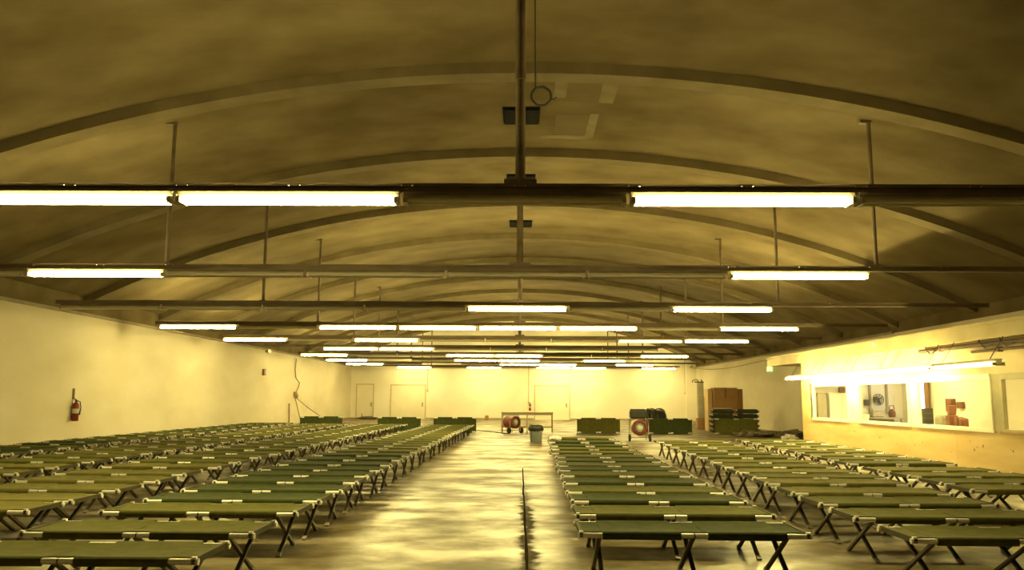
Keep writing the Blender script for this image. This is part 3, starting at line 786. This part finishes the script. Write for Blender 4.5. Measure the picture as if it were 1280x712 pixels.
# conduits on the back wall
for (px, y0_, y1_, lab) in ((661, 455, 503, 'thin conduit on the back wall above the extinguisher'), (535, 460, 488, 'thin conduit right of the wide left back door'), (856, 462, 491, 'thin dark pipe on the back wall beside the corner pilaster')):
    a = on_y(px, y0_, Y1 - 0.04); b_ = on_y(px, y1_, Y1 - 0.04)
    tag(MB().tube([(a.x, Y1 - 0.04, a.z + 0.8), (a.x, Y1 - 0.04, b_.z)], 0.03, 6).box((a.x, Y1 - 0.05, b_.z), (0.13, 0.09, 0.18)).build('wall_conduit', 'door_trim'), lab, 'conduit')

# cable coil hanging from the vault
dC = 10.0
c = on_y(676.5, 120.5, dC); top = on_y(669, 0, dC)
t = thing('hanging_cable', 'black cable hanging from the vault ending in a small coil', 'cable', (c.x, dC, c.z))
R_ = 0.122
MB().tube([(R_ * math.cos(2 * PI * i / 28) * (1 + 0.04 * math.sin(i)), 0.012 * math.sin(i * 1.7), R_ * math.sin(2 * PI * i / 28)) for i in range(28)], 0.015, 7, closed=True).tube([(R_ * 1.02 * math.cos(2 * PI * i / 28 + 1), -0.02 + 0.01 * math.cos(i * 2.1), R_ * 1.03 * math.sin(2 * PI * i / 28 + 1)) for i in range(28)], 0.012, 7, closed=True).tube([(R_ * 0.9, -0.02, -0.04), (R_ * 1.25, -0.02, -0.05), (R_ * 1.6, -0.03, -0.02)], 0.008, 6).build('coil', 'cable', t)
MB().tube([(-R_ * 0.6, 0, R_ * 0.82), (top.x - c.x + 0.0, 0, (top.z - c.z) * 0.5), (top.x - c.x, 0, vz(top.x) - c.z + 0.02)], 0.009, 6).build('drop_wire', 'cable', t)

# ------------------------------------------------------------------ pile at the far right
# folded cots
def folded_cot_mesh():
    mb = MB(); bevel_box(mb, (0, 0, 0.11), (0.98, 0.26, 0.20), 0.05)
    return mb.mesh('roll', 'bundle_green')
fm_ = folded_cot_mesh()
fr_me = MB().tube([(-0.52, -0.08, 0.15), (0.52, -0.08, 0.15)], 0.024, 6).tube([(-0.52, 0.06, 0.17), (0.52, 0.06, 0.17)], 0.024, 6).mesh('folded_frame', 'aluminium')
st_me = MB()
for sx in (-0.25, 0.25): st_me.box((sx, 0, 0.11), (0.04, 0.275, 0.215))
st_me = st_me.mesh('strap', 'black_plastic')
def leg_stub(sx):
    m_ = MB().box((sx * 0.40, 0, 0.11), (0.24, 0.20, 0.06))
    for q in (-0.08, 0.0, 0.08): m_.tube([(sx * 0.56, q, 0.06 + abs(q)), (sx * 0.42, q, 0.10)], 0.018, 6)
    return m_.mesh('folded_legs', 'leg_dark')
fl_me = [leg_stub(-1), leg_stub(1)]
pc = on_y(917, 540, 39.9)
hn = ['bottom', 'second', 'third', 'fourth', 'top']
for lv in range(5):
    for cx_ in (0, 1):
        for rw in (0, 1):
            if lv == 4 and rw == 1: continue
            x = pc.x - 0.575 + cx_ * 1.15 + random.uniform(-0.012, 0.012); yy = 39.55 + rw * 0.37 + random.uniform(-0.01, 0.01)
            
            lab = 'folded green cot bundle in the %s layer, %s, %s row of the stack' % (hn[lv], 'left' if cx_ == 0 else 'right', 'front' if rw == 0 else 'rear')
            t = thing('folded_cot', lab, 'folded cot', (x, yy, lv * 0.224), random.uniform(-0.02, 0.02), 'stack of folded cots')
            link('roll', fm_, t); link('folded_frame', fr_me, t); link('strap', st_me, t); [link('folded_legs', q_, t) for q_ in fl_me]
def carton(a, b_, label, matn='cardboard', seam=True):
    t = thing('cardboard_box', label, 'box', ((a[0] + b_[0]) / 2, (a[1] + b_[1]) / 2, a[2]))
    d = [b_[i] - a[i] for i in range(3)]
    mb = MB(); bevel_box(mb, (0, 0, d[2] / 2), d, 0.012); mb.build('box_body', matn, t)
    for sx in (-1, 1):
        MB().box((0, sx * d[1] / 4 , d[2] + 0.004), (d[0] - 0.02, d[1] / 2 - 0.02, 0.008)).build('flap', matn, t)
    if seam:
        MB().box((0, -d[1] / 2 - 0.004, d[2] * 0.74), (0.09, 0.006, d[2] * 0.50)).build('tape', 'tape', t)
        MB().box((0, 0, d[2] + 0.011), (0.09, d[1], 0.006)).build('tape', 'tape', t)
    return t
a = on_y(892.5, 505, 41.4); b_ = on_y(922, 505, 41.4); zt = on_y(907, 484.5, 41.4).z
carton((a.x, 41.4, 0), (b_.x, 42.2, 1.10), 'brown carton on the floor behind the folded cot stack', seam=False)
carton((a.x, 41.4, 1.13), (b_.x, 42.2, zt), 'large brown carton with dark tape seam, topmost of its stack')
carton((b_.x + 0.02, 41.75, 0), (b_.x + 0.36, 42.5, zt - 0.06), 'tall dark brown carton right of the large taped one', seam=False)
a2 = on_y(885, 505, 41.6); zt2 = on_y(888, 485, 41.6).z
carton((a2.x, 41.6, 0), (a.x - 0.03, 42.4, zt2 - 0.04), 'tall pale carton left of the large taped one', 'cardboard_pale', seam=False)
a3 = on_z(872.5, 536.5, 0); b3 = on_z(887, 536.5, 0)
carton((a3.x, a3.y, 0), (b3.x, a3.y + 0.5, 0.58), 'small carton on the floor left of the folded cots', 'cardboard', seam=False)
# wrapped post with bent pipe
pb = on_y(876.5, 522, a3.y + 0.8); ztop = on_y(876.5, 478, a3.y + 0.8).z
t = thing('pallet_bundle', 'tall narrow pale bundle with bent dark pipes on top', 'bundle', (pb.x, a3.y + 0.85, 0))
mb = MB(); bevel_box(mb, (0, 0, ztop / 2), (0.30, 0.30, ztop), 0.02); mb.build('column', 'ledge', t)
for zz in (0.5, 0.9, 1.3, 1.7, 2.05): MB().box((0, 0, zz), (0.315, 0.315, 0.03)).build('strap', 'office_grey', t)
MB().tube([(-0.10, 0, ztop - 0.05), (-0.10, 0, ztop + 0.12), (-0.22, 0, ztop + 0.16), (-0.40, 0, ztop + 0.10), (-0.42, 0, ztop + 0.0)], 0.022, 7).tube([(0.08, 0, ztop - 0.05), (0.08, 0, ztop + 0.17)], 0.03, 7).tube([(-0.3, 0, ztop + 0.03), (0.2, 0, ztop + 0.03)], 0.03, 7).build('bent_pipe', 'leg_dark', t)
MB().box((0.24, 0.0, 0.85), (0.10, 0.10, 1.7)).build('side_slat', 'black_plastic', t)
# tarp heap along the right wall
p = on_z(968, 546, 0)
o = MB()
for i in range(7): lump(o, (-1.2 + i * 0.42, 0.3 * math.sin(i * 2.0), 0.075 + 0.03 * (i % 3)), (0.42, 0.4, 0.11 + 0.05 * (i % 2)), i + 20, amp=0.4, nu=16)
tag(o.build('tarp_heap', 'tarp_dark', None, (p.x - 0.1, p.y + 0.2, 0)), 'dark crumpled tarpaulin heap right of the folded cots', 'tarpaulin')
p2 = on_z(1000, 549.5, 0)
o = MB(); lump(o, (0, 0, 0.08), (0.30, 0.22, 0.12), 33, amp=0.5, nu=16); tag(o.build('crumpled_sheet', 'paper_white', None, (p2.x - 0.4, p2.y + 0.1, 0)), 'crumpled white sheet on the floor by the office corner', 'sheet')
o = MB(); lump(o, (0, 0, 0.12), (0.28, 0.22, 0.16), 37, amp=0.45, nu=16); tag(o.build('dark_bag', 'black_plastic', None, (p2.x + 0.42, p2.y + 0.75, 0)), 'dark bag on the floor against the office corner', 'bag')
# exit sign
p = on_x(961, 461, XR - 0.1)
t = thing('exit_sign', 'green glowing exit sign on the right wall beyond the office', 'sign', (XR - 0.06, p.y, p.z))
MB().box((0, 0, 0), (0.12, 0.50, 0.30)).build('sign_box', 'paper_white', t)
MB().box((-0.02, -0.252, 0), (0.16, 0.01, 0.22)).build('sign_face', 'exit_green', t)
MB().box((-0.064, 0.03, 0), (0.01, 0.36, 0.22)).build('sign_face', 'exit_green', t)
# white pillow on a far cot in the right line
c0 = dr1[-2]; xx = 0.525 + 0.0145 * (c0 - 7)
o = MB(); lump(o, (0, 0, 0.06), (0.17, 0.26, 0.08), 41, amp=0.15, nu=18, nv=10)
tag(o.build('pillow', 'paper_white', None, (xx + 0.22, c0 + 0.33, CH + 0.0)), 'white pillow on the aisle end of a far cot right of the aisle', 'pillow')
# slack wire from the back corner to the soffit beam
a = on_y(862, 459, Y1 - 0.8); a.x = min(a.x, XR - 0.4); b_ = Vector((XB + 0.1, yb_far + 0.045, bt - 0.02))
pts_ = [a.lerp(b_, i / 10) + Vector((0, 0, -0.25 * math.sin(PI * i / 10))) for i in range(11)]
tag(MB().tube(pts_, 0.02, 5).tube([pts_[0], (XR - 0.3, Y1 - 0.36, pts_[0].z + 0.1)], 0.02, 5).box((XR - 0.3, Y1 - 0.36, pts_[0].z + 0.1), (0.1, 0.06, 0.1)).build('slack_wire', 'cable_brown'), 'slack wire strung from the far right corner to the soffit beam', 'wire')
# pipes and loose wires under the soffit beam
for i, (y0_, y1_, z, x, r) in enumerate(((8, 19.5, bb - 0.09, XO - 0.09, 0.045), (8, 17.3, bb - 0.22, XO - 0.07, 0.028))):
    tag(MB().tube([(x, y0_, z), (x, y1_, z)], r, 8).box((x, y0_ + 2, z), (0.1, 0.06, 0.1)).box((x, y1_ - 1, z), (0.1, 0.06, 0.1)).build('service_pipe', 'rust_steel'), ['thick rusty pipe running under the soffit beam', 'thin rusty pipe just above the office windows'][i], 'pipe')
for i, (px, py) in enumerate(((1157, 440), (1224, 432), (1250, 430))):
    q = on_x(px, py, XO - 0.17)
    tag(MB().tube([(q.x, q.y, bb + 0.01), (q.x, q.y - 0.02, q.z + 0.05), (q.x - 0.02, q.y - 0.25, q.z - 0.06), (q.x, q.y - 0.45, q.z + 0.0)], 0.014, 6).build('loose_wire', 'cable'), 'loose black wire dangling below the soffit beam, %s from the far end' % ORD[i + 1], 'wire', 'loose wires below the soffit beam')

# ------------------------------------------------------------------ inside the office
t = thing('office_counter', 'long counter inside the office below the windows', 'counter', (XO + 0.40, (YE + YN) / 2, 0))
MB().box((0, -0.5, sill - 0.07), (0.55, YE - YN - 1.6, 0.05)).build('counter_top', 'counter', t)
for yy in range(-10, 12, 3):
    MB().box((0, yy, (sill - 0.095) / 2), (0.5, 0.05, sill - 0.095)).build('counter_support', 'counter', t)
ct = sill - 0.045
XI = XO + 0.40
def on_counter(px): return on_x(px, 520, XI).y
# black monitor
y = on_counter(1157)
t = thing('monitor', 'black monitor on the office counter', 'monitor', (XI, y, ct), 0.35)
MB().box((0, 0, 0.25), (0.44, 0.05, 0.38)).build('screen', 'black_plastic', t); MB().box((0, 0.02, 0.07), (0.05, 0.03, 0.14)).build('stand', 'black_plastic', t); MB().box((0, 0.0, 0.01), (0.2, 0.14, 0.02)).build('foot', 'black_plastic', t)
y = on_counter(1180)
t = thing('desk_printer', 'grey boxy printer on the counter right of the monitor', 'printer', (XI, y, ct), 0.2)
mb = MB(); bevel_box(mb, (0, 0, 0.14), (0.30, 0.28, 0.26), 0.03); mb.build('printer_body', 'office_grey', t); MB().box((0, -0.02, 0.275), (0.24, 0.2, 0.012)).build('lid', 'steel_grey', t); MB().box((0, -0.2, 0.10), (0.22, 0.08, 0.015)).build('paper_tray', 'steel_grey', t)
# red-brown cabinets on the side wall
xs_ = XR - 0.09
def side_box(px0, px1, py0, py1, dep, name, mt, label, cat):
    a = on_x(px0, (py0 + py1) / 2, xs_); b_ = on_x(px1, (py0 + py1) / 2, xs_); z1 = on_x((px0 + px1) / 2, py0, xs_).z; z0 = on_x((px0 + px1) / 2, py1, xs_).z
    t = thing(name, label, cat, (xs_, (a.y + b_.y) / 2, z0)); wdt = abs(a.y - b_.y); h = z1 - z0
    MB().box((-dep / 2, 0, h / 2), (dep, wdt, h)).build('body', mt, t)
    MB().box((-dep - 0.006, 0, h / 2), (0.012, wdt * 0.88, h * 0.9)).build('front_panel', mt, t)
    MB().box((-dep - 0.02, wdt * 0.3, h / 2), (0.02, 0.03, 0.1)).build('handle', 'steel_grey', t)
side_box(1187, 1195, 498, 514, 0.12, 'wall_cabinet', 'red_brown', 'tall red-brown cabinet on the office side wall', 'cabinet')
side_box(1200, 1206, 502, 510, 0.10, 'wall_cabinet', 'red_brown', 'small red-brown box on the office side wall, right of the tall one', 'cabinet')
for i, (px, zz, sz) in enumerate(((1190, 0, 0.30), (1199, 0, 0.26), (1204, 0, 0.24), (1190, 0.305, 0.22))):
    y = on_counter(px)
    o = MB(); bevel_box(o, (0, 0, sz / 2), (sz * 0.7, sz * 0.55, sz), 0.015); o.box((0, 0, sz + 0.004), (sz * 0.5, sz * 0.2, 0.008))
    tag(o.build('storage_box', 'red_brown', None, (XI, y, ct + zz)), ['red-brown box on the office counter under the stacked one', 'red-brown box in the middle on the office counter', 'rightmost red-brown box on the office counter', 'red-brown box stacked on another on the office counter'][i], 'box', 'red-brown boxes on the office counter')
# daylight window with drape on side wall
a = on_x(1146, 495, xs_); b_ = on_x(1160, 495, xs_); z1 = on_x(1153, 477, xs_).z; z0 = on_x(1153, 515, xs_).z
wnd = struct(MB().span((xs_ - 0.05, b_.y - 0.06, z0 - 0.06), (xs_ + 0.01, a.y + 0.06, z1 + 0.06)).build('window_6', 'frame_cream'))
MB().span((xs_ - 0.06, b_.y, z0), (xs_ - 0.051, a.y, z1)).build('pane', 'daylight', wnd)
t = thing('curtain', 'brown curtain hanging beside the bright office window', 'curtain', (xs_ - 0.1, b_.y - 0.12, z0 - 0.1))
mb = MB(); vs = []
for i in range(13): xq = 0.03 * math.sin(i * 1.6); vs += [(xq, -0.13 + i * 0.022, 0), (xq, -0.13 + i * 0.022, z1 - z0 + 0.15), (xq + 0.012, -0.13 + i * 0.022, 0), (xq + 0.012, -0.13 + i * 0.022, z1 - z0 + 0.15)]
mb.add(vs, [f for i in range(12) for f in ((i * 4, i * 4 + 4, i * 4 + 5, i * 4 + 1), (i * 4 + 2, i * 4 + 3, i * 4 + 7, i * 4 + 6))]); mb.build('cloth', 'drape', t)
MB().tube([(0, -0.2, z1 - z0 + 0.16), (0, 0.9, z1 - z0 + 0.16)], 0.015, 6).build('curtain_rod', 'steel_grey', t)
# items at the far end of the office
ye = YE - 0.07
def end_pt(px, py, dy=0.0): return on_y(px, py, ye - dy)
c = end_pt(1098, 499, 0.25)
t = thing('wall_fan', 'round black fan mounted on the office end wall', 'fan', (c.x, ye, c.z))
MB().box((0, -0.03, 0), (0.12, 0.06, 0.16)).tube([(0, -0.03, 0), (0, -0.18, 0)], 0.03, 8).build('mount', 'black_plastic', t)
gg = MB()
for rr_ in (0.06, 0.12, 0.18): gg.tube([(rr_ * math.cos(a_ * PI / 10), -0.25, rr_ * math.sin(a_ * PI / 10)) for a_ in range(20)], 0.014, 5, closed=True)
for a_ in range(10): gg.bar((0, -0.25, 0), (0.18 * math.cos(a_ * PI / 5), -0.25, 0.18 * math.sin(a_ * PI / 5)), 0.01, 0.01)
gg.build('guard', 'black_plastic', t)
bl = MB()
for a_ in range(4):
    an = a_ * PI / 2 + 0.4
    bl.bar((0.03 * math.cos(an), -0.21, 0.03 * math.sin(an)), (0.16 * math.cos(an), -0.20, 0.16 * math.sin(an)), 0.11, 0.01, 0, (-math.sin(an), 0.5, math.cos(an)))
bl.lathe([(0, -0.24), (0.05, -0.23), (0.055, -0.15), (0, -0.14)], 12, axis='Y'); bl.build('blades', 'black_plastic', t)
c = end_pt(1084, 503, 0.1)
tag(MB().box((c.x, ye - 0.07, c.z), (0.16, 0.14, 0.20)).box((c.x, ye - 0.15, c.z), (0.12, 0.02, 0.14)).build('speaker_box', 'black_plastic'), 'small black speaker on the office end wall left of the fan', 'speaker')
a = end_pt(1030, 500); b_ = end_pt(1060, 500); zt = end_pt(1045, 491).z
t = thing('office_cabinet', 'tall white cabinet at the far end of the office', 'cabinet', ((a.x + b_.x) / 2, ye - 0.25, 0)); wd_ = b_.x - a.x
MB().box((0, 0, zt / 2), (wd_, 0.48, zt)).build('body', 'office_white', t)
for sx in (-1, 1):
    dr_ = MB().box((sx * wd_ / 4, -0.25, zt / 2), (wd_ / 2 - 0.01, 0.02, zt - 0.06)).build('door', 'office_white', t); MB().box((sx * 0.04, -0.27, zt / 2), (0.015, 0.02, 0.12)).build('handle', 'steel_grey', dr_)
c = end_pt(1052, 486, 0.25)
o = MB(); bevel_box(o, (0, 0, 0.10), (0.18, 0.18, 0.20), 0.02); o.box((0, 0, 0.205), (0.14, 0.05, 0.01)); tag(o.build('storage_box', 'red_brown', None, (c.x, ye - 0.25, zt)), 'small brown box on top of the white office cabinet', 'box')
c = end_pt(1024, 503, 0.2); zt_ = end_pt(1024, 491).z
t = thing('filing_cabinet', 'grey filing cabinet left of the white office cabinet', 'cabinet', (c.x, ye - 0.25, 0))
MB().box((0, 0, zt_ / 2), (0.30, 0.46, zt_)).build('body', 'office_grey', t)
for i in range(4):
    dr_ = MB().box((0, -0.237, zt_ * (i + 0.5) / 4), (0.27, 0.02, zt_ / 4 - 0.03)).build('drawer', 'office_grey', t); MB().box((0, -0.255, zt_ * (i + 0.5) / 4), (0.1, 0.02, 0.02)).build('handle', 'steel_grey', dr_)
a = end_pt(1088, 524); b_ = end_pt(1122, 524)
t = thing('work_desk', 'grey desk against the office end wall below the fan', 'desk', ((a.x + b_.x) / 2 - 0.25, ye - 0.4, 0)); wd_ = b_.x - a.x + 0.2
MB().box((0, 0, 0.98), (wd_, 0.7, 0.05)).build('desk_top', 'office_grey', t); MB().box((0, 0.3, 0.6), (wd_ - 0.1, 0.03, 0.7)).build('modesty_panel', 'office_grey', t)
for sx in (-1, 1):
    for sy in (-0.3, 0.28): MB().box((sx * (wd_ / 2 - 0.05), sy, 0.48), (0.05, 0.05, 0.955)).build('leg', 'steel_grey', t)
dz = 1.005
c = end_pt(1115, 516, 0.4)
o = MB().lathe([(0.09, 0), (0.11, 0.04), (0.11, 0.16), (0.07, 0.24), (0.04, 0.27)], 14).tube([(-0.09, 0, 0.26), (-0.06, 0, 0.38), (0.06, 0, 0.38), (0.09, 0, 0.26)], 0.015, 6)
tag(o.build('red_canister', 'red_brown', None, (c.x, ye - 0.4, dz)), 'red canister on the grey desk in the office', 'canister')
c = end_pt(1096, 518, 0.4)
o = MB(); bevel_box(o, (0, 0, 0.10), (0.40, 0.3, 0.2), 0.03); o.box((0, -0.155, 0.1), (0.3, 0.02, 0.1)); tag(o.build('desk_radio', 'office_grey', None, (c.x, ye - 0.4, dz)), 'grey low box on the desk below the office fan', 'box')
for px_, n_ in ((1086, 'left'), (1107, 'right')):
    c = end_pt(px_, 480)
    tag(MB().box((c.x, ye - 0.03, (OFC - 0.1 + 1.1) / 2), (0.07, 0.06, OFC - 0.1 - 1.1)).box((c.x, ye - 0.05, 1.2), (0.12, 0.1, 0.16)).build('cable_duct', 'office_grey'), 'grey vertical cable duct on the office end wall, %s of the fan' % n_, 'duct')
y = on_counter(1080)
o = MB().lathe([(0.10, 0), (0.11, 0.01), (0.14, 0.20), (0.13, 0.20), (0.1, 0.02)], 14).lathe([(0.145, 0.18), (0.15, 0.2), (0.145, 0.22), (0.05, 0.23)], 14); tag(o.build('white_tub', 'paper_white', None, (XI, y, ct)), 'white tub on the office counter by the second window', 'tub')
